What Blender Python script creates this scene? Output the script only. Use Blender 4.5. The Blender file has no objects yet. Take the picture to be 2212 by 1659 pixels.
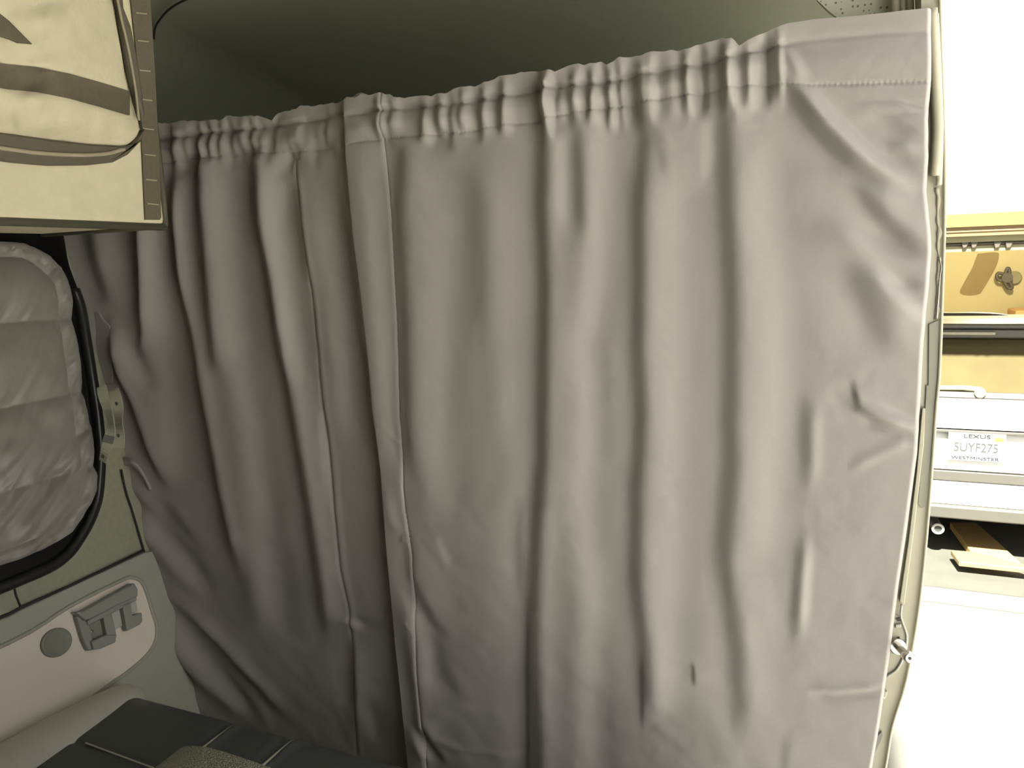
import bpy, bmesh, math, random
import numpy as np
from mathutils import Vector, Matrix
random.seed(7); rng = np.random.default_rng(7)
SC = bpy.context.scene
COL = SC.collection

# ------------------------------------------------------------------ camera / survey
W, H, F = 2212.0, 1659.0, 1600.0
CX, CY = W / 2, H / 2
d_ = np.array([669., 289., -F]); a_ = 334.; b_ = (669 * a_ + F * F) / 289.
dn = np.array([a_, -b_, -F])
Yc = d_ / np.linalg.norm(d_); Zc = -dn / np.linalg.norm(dn); Xc = np.cross(Yc, Zc)
R = np.stack([Xc, Yc, Zc])                 # camera axes -> world axes (van-aligned)
CAMZ = 2.15                                # camera height over the driveway
OFF = np.array([0, 0, CAMZ])

def ray(x, y): return R @ np.array([x - CX, -(y - CY), -F])
def PY(x, y, D): v = ray(x, y); return v * D / v[1] + OFF                 # on the plane y = D
def PZ(x, y, z): v = ray(x, y); return v * (z - CAMZ) / v[2] + OFF       # on the plane z
def PX(x, y, X): v = ray(x, y); return v * X / v[0] + OFF                # on the plane x
_p1 = PY(130, 500, 1.2); _p2 = PY(410, 1500, 1.2)
WN = np.cross(_p2 - _p1, np.array([0, 1., 0])); WN /= np.linalg.norm(WN)
if WN[0] < 0: WN = -WN
WD = float((_p1 - OFF) @ WN)
def PW(x, y, o=0.0): v = ray(x, y); return v * ((WD + o) / (v @ WN)) + OFF   # on the leaning left side, o metres inward
def wall_x(z, o=0.0): return (WD + o - (z - CAMZ) * WN[2]) / WN[0]
def proj(P):
    c = (P - OFF) @ R
    return CX + F * c[..., 0] / -c[..., 2], CY - F * c[..., 1] / -c[..., 2]

cam = bpy.data.cameras.new('camera'); co = bpy.data.objects.new('camera', cam); COL.objects.link(co)
cam.sensor_width = 36; cam.lens = F / W * 36; cam.clip_start = 0.02
M = Matrix([list(R[0]) + [0], list(R[1]) + [0], list(R[2]) + [CAMZ], [0, 0, 0, 1]])
co.matrix_world = M
SC.camera = co

# ------------------------------------------------------------------ materials
def srgb(r, g, b):
    f = lambda c: (c / 255 / 12.92) if c / 255 <= 0.04045 else ((c / 255 + 0.055) / 1.055) ** 2.4
    return (f(r), f(g), f(b), 1)
def mat(name, col, rough=0.6, var=0.12, vs=30, bump=0.0, bs=200, metal=0.0, sheen=0.0, spec=0.5, coat=0.0, trans=0.0, stretch=None):
    m = bpy.data.materials.new(name); m.use_nodes = True
    nt = m.node_tree; N = nt.nodes; L = nt.links
    p = N['Principled BSDF']
    p.inputs['Roughness'].default_value = rough; p.inputs['Metallic'].default_value = metal
    p.inputs['Specular IOR Level'].default_value = spec
    if sheen: p.inputs['Sheen Weight'].default_value = sheen
    if coat: p.inputs['Coat Weight'].default_value = coat
    if trans: p.inputs['Transmission Weight'].default_value = trans
    tc = N.new('ShaderNodeTexCoord')
    src = tc.outputs['Object']
    if stretch:
        mp = N.new('ShaderNodeMapping'); mp.inputs['Scale'].default_value = stretch
        L.new(src, mp.inputs['Vector']); src = mp.outputs['Vector']
    n = N.new('ShaderNodeTexNoise'); n.inputs['Scale'].default_value = vs; n.inputs['Detail'].default_value = 5
    L.new(src, n.inputs['Vector'])
    mx = N.new('ShaderNodeMix'); mx.data_type = 'RGBA'
    c1 = tuple(max(0, c * (1 - var)) for c in col[:3]) + (1,); c2 = tuple(min(1, c * (1 + var)) for c in col[:3]) + (1,)
    mx.inputs[6].default_value = c1; mx.inputs[7].default_value = c2
    L.new(n.outputs['Fac'], mx.inputs[0]); L.new(mx.outputs[2], p.inputs['Base Color'])
    if bump:
        nb = N.new('ShaderNodeTexNoise'); nb.inputs['Scale'].default_value = bs; nb.inputs['Detail'].default_value = 3
        L.new(src, nb.inputs['Vector'])
        bp = N.new('ShaderNodeBump'); bp.inputs['Strength'].default_value = bump; bp.inputs['Distance'].default_value = 0.002
        L.new(nb.outputs['Fac'], bp.inputs['Height']); L.new(bp.outputs['Normal'], p.inputs['Normal'])
    return m
def pebble(name, col, scale, rough=0.6):
    m = mat(name, col, rough, 0.1, 20)
    nt = m.node_tree; N = nt.nodes; L = nt.links
    v = N.new('ShaderNodeTexVoronoi'); v.inputs['Scale'].default_value = scale; v.feature = 'DISTANCE_TO_EDGE'
    tc = N.new('ShaderNodeTexCoord'); L.new(tc.outputs['Object'], v.inputs['Vector'])
    cr = N.new('ShaderNodeMapRange'); cr.inputs['From Max'].default_value = 0.25; L.new(v.outputs['Distance'], cr.inputs['Value'])
    bp = N.new('ShaderNodeBump'); bp.inputs['Strength'].default_value = 0.8; bp.inputs['Distance'].default_value = 0.003
    L.new(cr.outputs[0], bp.inputs['Height']); L.new(bp.outputs['Normal'], N['Principled BSDF'].inputs['Normal'])
    return m

MT = dict(
    curtain=mat('curtain_fabric', (.32, .297, .284), .62, .05, 260, .12, 1500, sheen=.15, spec=.25),
    headliner=mat('headliner_grey', (.17, .175, .13), .9, .08, 60, .15, 900),
    headseam=mat('headliner_seam', (.02, .02, .018), .7),
    perforated=mat('perforated_liner', (.62, .61, .5), .8, .06, 40),
    olive=mat('olive_trim', (.27, .266, .192), .6, .18, 90, .2, 700),
    rim=mat('grey_green_trim', (.33, .328, .28), .5, .06, 40, .1, 900),
    taupe=mat('taupe_panel', (.68, .615, .535), .75, .06, 300, .1, 1500),
    rubber=mat('black_rubber', (.012, .012, .012), .3, .1, 30, coat=.4),
    void=mat('dark_glass', (.004, .004, .004), .25),
    quilt=mat('quilted_nylon', (.24, .22, .20), .42, .08, 60, .25, 160, sheen=.1),
    webbing=mat('olive_webbing', (.33, .335, .25), .7, .12, 300, .4, 900),
    webbing_d=mat('dark_patch', (.13, .14, .11), .7),
    latch=mat('grey_plastic', (.25, .25, .225), .45, .05, 40),
    latch_l=mat('light_plastic', (.42, .42, .38), .4, .05, 40),
    cap=mat('cap_plastic', (.2, .2, .165), .5, .1, 60),
    leather=mat('black_leather', (.065, .07, .068), .34, .1, 60, .2, 500),
    bolster=mat('grey_vinyl', (.46, .445, .39), .36, .08, 30, .12, 300),
    stitch=mat('pale_thread', (.5, .48, .42), .6, .2, 300),
    pebble=pebble('pebbled_plastic', (.30, .295, .23), 210, .5),
    canvas=mat('tan_canvas', (.60, .55, .385), .8, .1, 45, .35, 900),
    canvas_p=mat('tan_canvas_pocket', (.56, .51, .36), .75, .12, 30, .4, 120),
    strapd=mat('brown_webbing', (.115, .098, .066), .75, .2, 120, .4, 700),
    zip=mat('zip_tape', (.10, .085, .06), .6, .15, 120, .2, 600),
    zipteeth=mat('zip_teeth', (.32, .28, .2), .4),
    piping=mat('dark_piping', (.07, .068, .045), .6),
    jamb=mat('pillar_paint', (.45, .425, .33), .4, .05, 20, coat=.2),
    jamb_d=mat('pillar_grey', (.27, .265, .215), .5, .12, 14),
    seal=mat('door_seal', (.45, .42, .32), .35, .05, 40),
    steel=mat('steel', (.62, .58, .52), .22, .1, 40, metal=.9),
    hole=mat('dark_hole', (.03, .03, .025), .6),
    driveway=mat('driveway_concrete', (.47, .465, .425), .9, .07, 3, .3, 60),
    driveway_dim=mat('dimmed_concrete', (.080, .080, .069), .9, .07, 5, .3, 40),
    bounce_cut=mat('bounce_cut_dark', (.09, .09, .07), .95, .3, 8, .4, 60),
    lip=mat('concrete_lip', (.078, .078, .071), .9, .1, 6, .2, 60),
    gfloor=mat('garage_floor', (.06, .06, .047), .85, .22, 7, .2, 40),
    stucco=mat('white_stucco', (.6, .6, .58), .9, .03, 8, .3, 60),
    beam_y=mat('yellow_timber', (.155, .108, .02), .7, .12, 9, stretch=(1, 8, 8)),
    beam_o=mat('orange_timber', (.135, .085, .035), .7, .1, 9, stretch=(1, 8, 8)),
    cream=mat('cream_board', (.15, .135, .07), .7, .06, 9),
    gwall=mat('garage_plaster', (.32, .275, .15), .9, .07, 2),
    patch=mat('bare_patch', (.16, .115, .05), .9, .12, 8),
    gdark=mat('dark_metal', (.05, .042, .03), .6),
    carpaint=mat('white_paint', (.6, .6, .58), .25, .01, 5, coat=.6),
    cargrey=mat('grey_bumper', (.05, .048, .039), .5, .1, 12),
    carglass=mat('tinted_glass', (.062, .052, .024), .8, .25, 4, spec=.05),
    carblack=mat('black_trim', (.03, .027, .02), .45),
    lamp=mat('brake_lens', (.2, .19, .13), .3),
    plate=mat('plate_white', (.3, .3, .285), .5, .02, 20),
    letters=mat('letter_grey', (.006, .006, .006), .6),
    letters_b=mat('letter_blue', (.007, .009, .018), .6),
    letters_f=mat('letter_faint', (.04, .04, .039), .6),
    yellowtag=mat('yellow_sticker', (.16, .16, .03), .6),
    tyre=mat('tyre', (.015, .015, .012), .8),
    pine=mat('pine_board', (.34, .22, .085), .6, .18, 14, stretch=(12, 2, 2)),
    pine2=mat('pine_pale', (.19, .14, .062), .6, .15, 14, stretch=(2, 12, 2)),
    box=mat('orange_card', (.42, .23, .09), .7),
    floor=mat('van_floor', (.04, .04, .038), .8),
    shell=mat('van_shell', (.1, .1, .09), .7),
    shell_l=mat('van_rear_lining', (.06, .06, .055), .8),
)
# perforation dots
_m = MT['perforated']; _N = _m.node_tree.nodes; _L = _m.node_tree.links
_v = _N.new('ShaderNodeTexVoronoi'); _v.inputs['Scale'].default_value = 130; _v.inputs['Randomness'].default_value = .35
_tc = _N.new('ShaderNodeTexCoord'); _L.new(_tc.outputs['Object'], _v.inputs['Vector'])
_r = _N.new('ShaderNodeMapRange'); _r.inputs['From Min'].default_value = .18; _r.inputs['From Max'].default_value = .26
_L.new(_v.outputs['Distance'], _r.inputs['Value'])
_x = _N.new('ShaderNodeMix'); _x.data_type = 'RGBA'; _x.inputs[6].default_value = (.2, .2, .14, 1); _x.inputs[7].default_value = (.6, .6, .5, 1)
_L.new(_r.outputs[0], _x.inputs[0]); _L.new(_x.outputs[2], _N['Principled BSDF'].inputs['Base Color'])

# ------------------------------------------------------------------ mesh helpers
class MB:
    def __init__(s): s.v = []; s.f = []
    def add(s, vs, fs):
        o = len(s.v); s.v += [tuple(float(c) for c in p) for p in vs]; s.f += [tuple(i + o for i in f) for f in fs]; return s
    def prism(s, pts, vec):            # polygon swept along vec
        pts = [np.array(p, float) for p in pts]; n = len(pts); vec = np.array(vec, float)
        vs = pts + [p + vec for p in pts]
        fs = [tuple(range(n)), tuple(reversed(range(n, 2 * n)))]
        fs += [(i, i + n, (i + 1) % n + n, (i + 1) % n) for i in range(n)]
        return s.add(vs, fs)
    def loft(s, A, B):                 # two matching polygons
        n = len(A)
        fs = [tuple(range(n)), tuple(reversed(range(n, 2 * n)))] + [(i, i + n, (i + 1) % n + n, (i + 1) % n) for i in range(n)]
        return s.add(list(A) + list(B), fs)
    def box(s, lo, hi):
        (x0, y0, z0), (x1, y1, z1) = lo, hi
        return s.prism([(x0, y0, z0), (x1, y0, z0), (x1, y1, z0), (x0, y1, z0)], (0, 0, z1 - z0))
    def tube(s, pts, r, seg=12, caps=True):
        pts = [np.array(p, float) for p in pts]; n = len(pts)
        rr = r if hasattr(r, '__len__') else [r] * n
        vs = []; up = None
        for i in range(n):
            t = pts[min(i + 1, n - 1)] - pts[max(i - 1, 0)]; t /= (np.linalg.norm(t) + 1e-12)
            if up is None:
                up = np.array([0, 0, 1.]) if abs(t[2]) < .9 else np.array([1., 0, 0])
            a = np.cross(t, up); a /= np.linalg.norm(a); up = np.cross(a, t)
            for k in range(seg):
                th = 2 * math.pi * k / seg
                vs.append(pts[i] + rr[i] * (math.cos(th) * a + math.sin(th) * up))
        fs = [(i * seg + k, i * seg + (k + 1) % seg, (i + 1) * seg + (k + 1) % seg, (i + 1) * seg + k) for i in range(n - 1) for k in range(seg)]
        if caps: fs += [tuple(reversed(range(seg))), tuple(range((n - 1) * seg, n * seg))]
        return s.add(vs, fs)
    def ribbon(s, pts, half, nrm, th=.0015):   # flat strap following pts; half = sideways half-width vectors
        A = []
        for p, h, n_ in zip(pts, half, nrm):
            A.append((p - h, p + h, p + h + n_ * th, p - h + n_ * th))
        vs = [q for a in A for q in a]; fs = []
        for i in range(len(A) - 1):
            o = 4 * i
            for k in range(4): fs.append((o + k, o + (k + 1) % 4, o + 4 + (k + 1) % 4, o + 4 + k))
        fs += [(0, 3, 2, 1), tuple(4 * (len(A) - 1) + k for k in range(4))]
        return s.add(vs, fs)
    def build(s, name, m, parent=None, smooth=False, bevel=0, bseg=2):
        me = bpy.data.meshes.new(name); me.from_pydata(s.v, [], s.f); me.update()
        bm = bmesh.new(); bm.from_mesh(me); bmesh.ops.recalc_face_normals(bm, faces=bm.faces); bm.to_mesh(me); bm.free()
        me.materials.append(MT[m])
        o = bpy.data.objects.new(name, me); COL.objects.link(o)
        if parent is not None: setp(o, parent)
        if smooth:
            me.shade_smooth() if hasattr(me, 'shade_smooth') else None
            for p in me.polygons: p.use_smooth = True
        if bevel:
            b = o.modifiers.new('bevel', 'BEVEL'); b.width = bevel; b.segments = bseg; b.limit_method = 'ANGLE'; b.angle_limit = .6
            if not smooth:
                for p in me.polygons: p.use_smooth = True
                try: me.set_sharp_from_angle(angle=.6)
                except Exception: pass
        return o
def setp(o, parent):
    o.parent = parent
    bpy.context.view_layer.update()
    o.matrix_parent_inverse = parent.matrix_world.inverted()
def tag(o, label=None, cat=None, group=None, kind=None):
    if label: o['label'] = label
    if cat: o['category'] = cat
    if group: o['group'] = group
    if kind: o['kind'] = kind
    return o
def thing(name, loc, label, cat, group=None):
    e = bpy.data.objects.new(name, None); COL.objects.link(e); e.location = [float(c) for c in loc]; e.empty_display_size = .05
    bpy.context.view_layer.update()
    return tag(e, label, cat, group)
def struct(o): o['kind'] = 'structure'; return o
def grid(name, P, m, parent=None, mask=None, smooth=True):     # P: (rows, cols, 3); mask: faces kept
    r, c = P.shape[:2]
    idx = np.arange(r * c).reshape(r, c)
    q = np.stack([idx[:-1, :-1], idx[:-1, 1:], idx[1:, 1:], idx[1:, :-1]], -1).reshape(-1, 4)
    if mask is not None: q = q[mask.reshape(-1)]
    used = np.unique(q); remap = np.zeros(r * c, int); remap[used] = np.arange(len(used))
    V = P.reshape(-1, 3)[used]; q = remap[q]
    me = bpy.data.meshes.new(name)
    me.vertices.add(len(V)); me.vertices.foreach_set('co', V.astype(np.float32).ravel())
    me.loops.add(q.size); me.loops.foreach_set('vertex_index', q.astype(np.int32).ravel())
    me.polygons.add(len(q)); me.polygons.foreach_set('loop_start', np.arange(0, q.size, 4, dtype=np.int32))
    me.update(calc_edges=True); me.validate()
    me.polygons.foreach_set('use_smooth', np.full(len(q), smooth))
    me.materials.append(MT[m])
    o = bpy.data.objects.new(name, me); COL.objects.link(o)
    if parent is not None: setp(o, parent)
    return o
def smooth_path(pts, n=8):            # Catmull-Rom through points
    pts = [np.array(p, float) for p in pts]; P = [2 * pts[0] - pts[1]] + pts + [2 * pts[-1] - pts[-2]]
    out = []
    for i in range(1, len(P) - 2):
        for k in range(n):
            t = k / n
            out.append(.5 * (2 * P[i] + (P[i + 1] - P[i - 1]) * t + (2 * P[i - 1] - 5 * P[i] + 4 * P[i + 1] - P[i + 2]) * t * t + (3 * P[i] - P[i - 1] - 3 * P[i + 1] + P[i + 2]) * t ** 3))
    out.append(pts[-1]); return out
def vnoise(x, y, seed=0):             # smooth value noise
    r = np.random.default_rng(seed).random((64, 64))
    xi = np.floor(x).astype(int); yi = np.floor(y).astype(int); fx = x - xi; fy = y - yi
    fx = fx * fx * (3 - 2 * fx); fy = fy * fy * (3 - 2 * fy)
    g = lambda i, j: r[i % 64, j % 64]
    return (g(xi, yi) * (1 - fx) + g(xi + 1, yi) * fx) * (1 - fy) + (g(xi, yi + 1) * (1 - fx) + g(xi + 1, yi + 1) * fx) * fy - .5

# ------------------------------------------------------------------ curtains
def interp_line(pts, xs):             # pts sorted by first coordinate
    p = np.array(pts, float); return np.interp(xs, p[:, 0], p[:, 1])
TOP = [(100, 285), (250, 275), (360, 268), (440, 262), (500, 252), (560, 252), (588, 263), (602, 246), (660, 232), (735, 220), (745, 216), (768, 211), (782, 202), (835, 204), (880, 208), (930, 209),
       (975, 195), (1040, 180), (1080, 165), (1130, 155), (1185, 150), (1200, 158), (1240, 142), (1298, 138), (1312, 142), (1340, 125), (1400, 118), (1470, 108), (1500, 100), (1560, 84), (1580, 84), (1597, 99), (1640, 76), (1700, 52),
       (1760, 42), (1850, 35), (1940, 25), (2012, 17), (2100, 10)]
GROOVE = [(100, 320), (380, 297), (450, 286), (520, 280), (600, 272), (735, 250), (850, 234), (1000, 222), (1170, 191), (1300, 178), (1385, 160), (1480, 142), (1560, 128), (1650, 103), (1750, 86), (1900, 72), (2100, 62)]
STITCH = [(100, 372), (365, 350), (450, 340), (550, 330), (650, 328), (740, 318), (760, 308), (850, 297), (1000, 285), (1080, 270), (1170, 258), (1240, 243), (1330, 230), (1400, 218), (1480, 205), (1560, 192), (1650, 181), (1750, 183), (1850, 181), (2100, 172)]

def strokes_field(px, py, S):
    out = np.zeros_like(px)
    for (pts, w, amp) in S:
        p = np.array(pts, float)
        if p.shape[1] == 2: p = np.c_[p, np.full(len(p), w)]
        y0, y1 = p[0, 1], p[-1, 1]
        rows = (py > y0 - 60) & (py < y1 + 60)
        if not rows.any(): continue
        yy = py[rows]; c = np.interp(yy, p[:, 1], p[:, 0]); ww = np.interp(yy, p[:, 1], p[:, 2])
        f = np.clip(np.minimum((yy - y0) / min(110, (y1 - y0) * .34), (y1 - yy) / min(110, (y1 - y0) * .34)), 0, 1)
        f = f * f * (3 - 2 * f)
        out[rows] += amp * f * np.exp(-((px[rows] - c) / ww) ** 2)
    return out

RIGHT = [  # (centre line px, half width, tone)  negative = turned from the door
    ([(780, 300), (800, 450), (820, 700), (830, 900), (850, 1030)], 28, .30),
    ([(855, 240), (868, 330), (860, 450), (866, 600), (872, 700), (875, 900), (882, 1000), (905, 1060)], 24, -.75),
    ([(925, 330), (950, 470), (945, 700), (945, 960), (960, 1150)], 38, .42),
    ([(1000, 300), (1030, 450), (1030, 620), (1030, 760)], 30, -.34),
    ([(1085, 300), (1092, 450), (1095, 650), (1100, 1000)], 28, .22),
    ([(1172, 150), (1173, 250), (1168, 450), (1175, 600), (1172, 800), (1170, 1000), (1158, 1150), (1150, 1330), (1155, 1480), (1160, 1659), (1160, 1900)], 22, -1.05),
    ([(1140, 1300), (1138, 1450), (1138, 1600), (1140, 1900)], 7, -.9),
    ([(1215, 260), (1215, 400), (1218, 520)], 16, .40),
    ([(1246, 230), (1250, 330), (1256, 460), (1262, 560)], 17, -.55),
    ([(1318, 150), (1300, 260), (1290, 450), (1285, 600), (1262, 750), (1268, 900), (1260, 1100), (1280, 1300), (1270, 1500), (1270, 1800)], 34, .62),
    ([(1386, 150), (1392, 300), (1378, 450), (1380, 600), (1378, 750), (1384, 900), (1374, 1050), (1372, 1250), (1390, 1400), (1398, 1500), (1400, 1580)], 22, -.80),
    ([(1386, 1400), (1388, 1490), (1387, 1590)], 6, -.6),
    ([(1450, 330), (1450, 450), (1452, 700), (1450, 1100), (1440, 1300), (1440, 1600)], 42, .45),
    ([(1418, 250), (1430, 330), (1440, 400)], 14, -.35),
    ([(1556, 100), (1560, 200), (1568, 330), (1570, 450), (1576, 600), (1580, 700), (1576, 900), (1578, 1000), (1562, 1200), (1590, 1400), (1600, 1620)], 26, -.80),
    ([(1530, 230), (1530, 330), (1522, 420)], 14, .35),
    ([(1645, 260), (1650, 450), (1670, 620), (1680, 800), (1662, 1000), (1650, 1250)], 46, .45),
    ([(1742, 830), (1740, 950), (1742, 1080)], 17, -.5),
    ([(1765, 860), (1768, 980), (1760, 1080)], 14, .3),
    ([(1735, 1130), (1722, 1280), (1712, 1420)], 14, -.62),
    ([(1752, 1130), (1742, 1270), (1735, 1400)], 12, .6),
    ([(1705, 1560), (1695, 1640), (1685, 1760)], 12, -.3),
    # slanting pulls towards the door pillar
    ([(1672, 130), (1702, 180), (1762, 272), (1838, 348), (1925, 402), (1985, 440)], 30, -1.49),
    ([(1700, 135), (1730, 178), (1792, 250), (1872, 328), (1965, 396), (2015, 430)], 20, 1.40),
    ([(1905, 238), (1950, 275), (2000, 315)], 22, -0.61),
    ([(1935, 215), (2005, 242)], 18, 0.61),
    ([(1950, 300), (2005, 332)], 16, 0.79),
    ([(1905, 300), (1990, 360)], 16, -0.44),
    ([(1835, 380), (1870, 425), (1915, 480), (1985, 540), (2010, 570)], 26, -1.08),
    ([(1905, 395), (1960, 425), (2005, 440)], 22, 0.70),
    ([(1830, 470), (1890, 535), (1960, 565)], 40, 0.61),
    ([(1835, 540), (1870, 625), (1905, 720), (1940, 790)], 40, -0.79),
    ([(1875, 555), (1905, 590), (1950, 640), (2000, 690), (2020, 715)], 18, 1.22),
    ([(1955, 600), (2000, 630)], 14, -0.70),
    ([(1840, 825), (1850, 860), (1860, 885)], 6, -1.40),
    ([(1800, 850), (1870, 893), (1950, 940)], 13, -0.96),
    ([(1880, 872), (1940, 900), (1990, 930)], 13, 1.22),
    ([(1495, 1430), (1498, 1460), (1500, 1485)], 5, -0.88),
    # lower crumples by the leading edge
    ([(838, 1050), (850, 1120), (868, 1160)], 12, .4),
    ([(880, 1130), (890, 1250), (930, 1340), (985, 1400)], 15, -.5),
    ([(850, 1260), (895, 1320), (925, 1400), (930, 1520)], 18, .6),
    ([(860, 1350), (885, 1430), (900, 1560), (905, 1640)], 18, -.75),
    ([(940, 1150), (962, 1200), (985, 1240)], 9, .3),
    ([(920, 1360), (950, 1440), (1010, 1530)], 26, -.25),
    ([(885, 1560), (905, 1600), (935, 1650)], 10, .8),
    ([(915, 1560), (930, 1610), (965, 1659)], 10, -.8),
    ([(925, 1530), (925, 1600), (930, 1700)], 20, .3),
    ([(1120, 1050), (1118, 1180), (1120, 1320)], 12, -.35),
]
LEFT = [
    ([(305, 330), (303, 500), (311, 620), (313, 700), (306, 780)], 11, -1.3),
    ([(240, 380), (250, 520), (262, 640)], 34, .35),
    ([(190, 450), (215, 560), (238, 650), (262, 690)], 24, -.6),
    ([(238, 660), (248, 730), (262, 800), (292, 870), (330, 980), (368, 1070)], 13, -1.0),
    ([(262, 720), (300, 790), (330, 860)], 16, .35),
    ([(338, 420), (340, 620), (345, 750), (372, 920), (400, 1080)], 28, .5),
    ([(372, 330), (376, 500), (386, 590), (402, 670), (426, 800), (450, 930), (474, 1060), (500, 1170), (520, 1260)], 16, -1.1),
    ([(388, 380), (398, 540), (410, 640), (425, 720)], 11, .5),
    ([(428, 270), (438, 480), (450, 620), (462, 730), (470, 830)], 17, -.75),
    ([(475, 330), (488, 540), (502, 660), (520, 800), (546, 950), (560, 1080), (580, 1260), (590, 1400)], 32, .6),
    ([(545, 260), (560, 480), (585, 600), (602, 720), (626, 860), (650, 1000), (668, 1120), (690, 1270), (700, 1400)], 19, -.95),
    ([(585, 340), (604, 550), (626, 700), (650, 860)], 18, .5),
    ([(632, 350), (650, 500), (668, 640)], 12, -.4),
    ([(700, 400), (722, 600), (742, 760), (760, 1000)], 26, .35),
    ([(735, 330), (750, 480), (775, 640), (795, 790)], 14, -.5),
    ([(690, 850), (705, 1000), (715, 1100)], 8, .3),
    # bottom left drags
    ([(262, 1010), (300, 1060), (345, 1120)], 14, -.4),
    ([(320, 1085), (345, 1150), (400, 1220), (450, 1300)], 18, .7),
    ([(345, 1060), (400, 1140), (440, 1200)], 18, -.35),
    ([(345, 1260), (395, 1310), (470, 1390), (560, 1490), (610, 1560)], 18, -.9),
    ([(380, 1330), (425, 1400), (500, 1500), (560, 1580)], 18, .75),
    ([(352, 1310), (400, 1420), (470, 1520)], 15, -.7),
    ([(490, 1430), (560, 1510), (600, 1590)], 16, .25),
    ([(560, 1150), (580, 1280), (610, 1420)], 40, .3),
    ([(755, 1330), (768, 1345), (790, 1365)], 8, .7),
    ([(765, 1360), (765, 1450), (770, 1560)], 14, -.6),
    ([(785, 1500), (800, 1560), (815, 1620)], 14, .4),
]
def gathers(xs, w=8, amp=-1.25):
    S = []
    for i, x in enumerate(xs):
        t = interp_line(TOP, x); s = interp_line(STITCH, x); k = random.uniform(.6, 1.15)
        S.append(([(x, t - 10), (x + random.uniform(-4, 4), (t + s) / 2), (x + random.uniform(-5, 7), s + random.uniform(20, 60))], w * random.uniform(.8, 1.3), amp * k))
        S.append(([(x + w * 2.0, t - 10), (x + w * 2.2, s + random.uniform(0, 40))], w * 1.2, -amp * k * .8))
    return S
RIGHT += gathers([818, 845, 911, 946, 977, 997, 1040, 1083], 9, -1.35) + gathers([1172, 1205, 1235, 1272], 10, -1.4)
def tuck(x, w, a, side):       # one deeper tuck in the rod pocket with a lit lip beside it
    t = interp_line(TOP, x); st = interp_line(STITCH, x)
    return [([(x - 3, t - 25), (x, (t + st) / 2), (x + 2, st + 70)], w, a), ([(x + side * w * 1.9 - 3, t - 10), (x + side * w * 1.7, (t + st) / 2 + 8), (x + side * w * 2.2, st + 60)], w * .9, -a * .95)]
for x, w, a, sd in [(1175, 10, -1.5, 1), (1312, 9, -1.5, 1), (1336, 8, -1.1, 1), (1379, 13, -1.3, 1), (1402, 8, -1.0, 1), (1440, 14, -.5, 1), (1478, 11, -1.4, 1), (1523, 10, -1.6, -1), (1564, 12, -1.7, 1), (1611, 10, -1.2, 1), (1663, 9, -1.7, -1), (1678, 8, -1.0, 1)]:
    RIGHT += tuck(x, w, a, sd)
RIGHT += [([(1700, 90), (1728, 140), (1750, 175)], 14, .5), ([(1690, 100), (1712, 150), (1725, 180)], 10, -.5)]
LEFT = [(p, w, a * 1.95) for p, w, a in LEFT]
LEFT += gathers([372, 388, 404, 428, 452, 475, 498, 520, 545, 568, 590, 604, 618, 634, 650, 668, 688, 708, 728])

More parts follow.
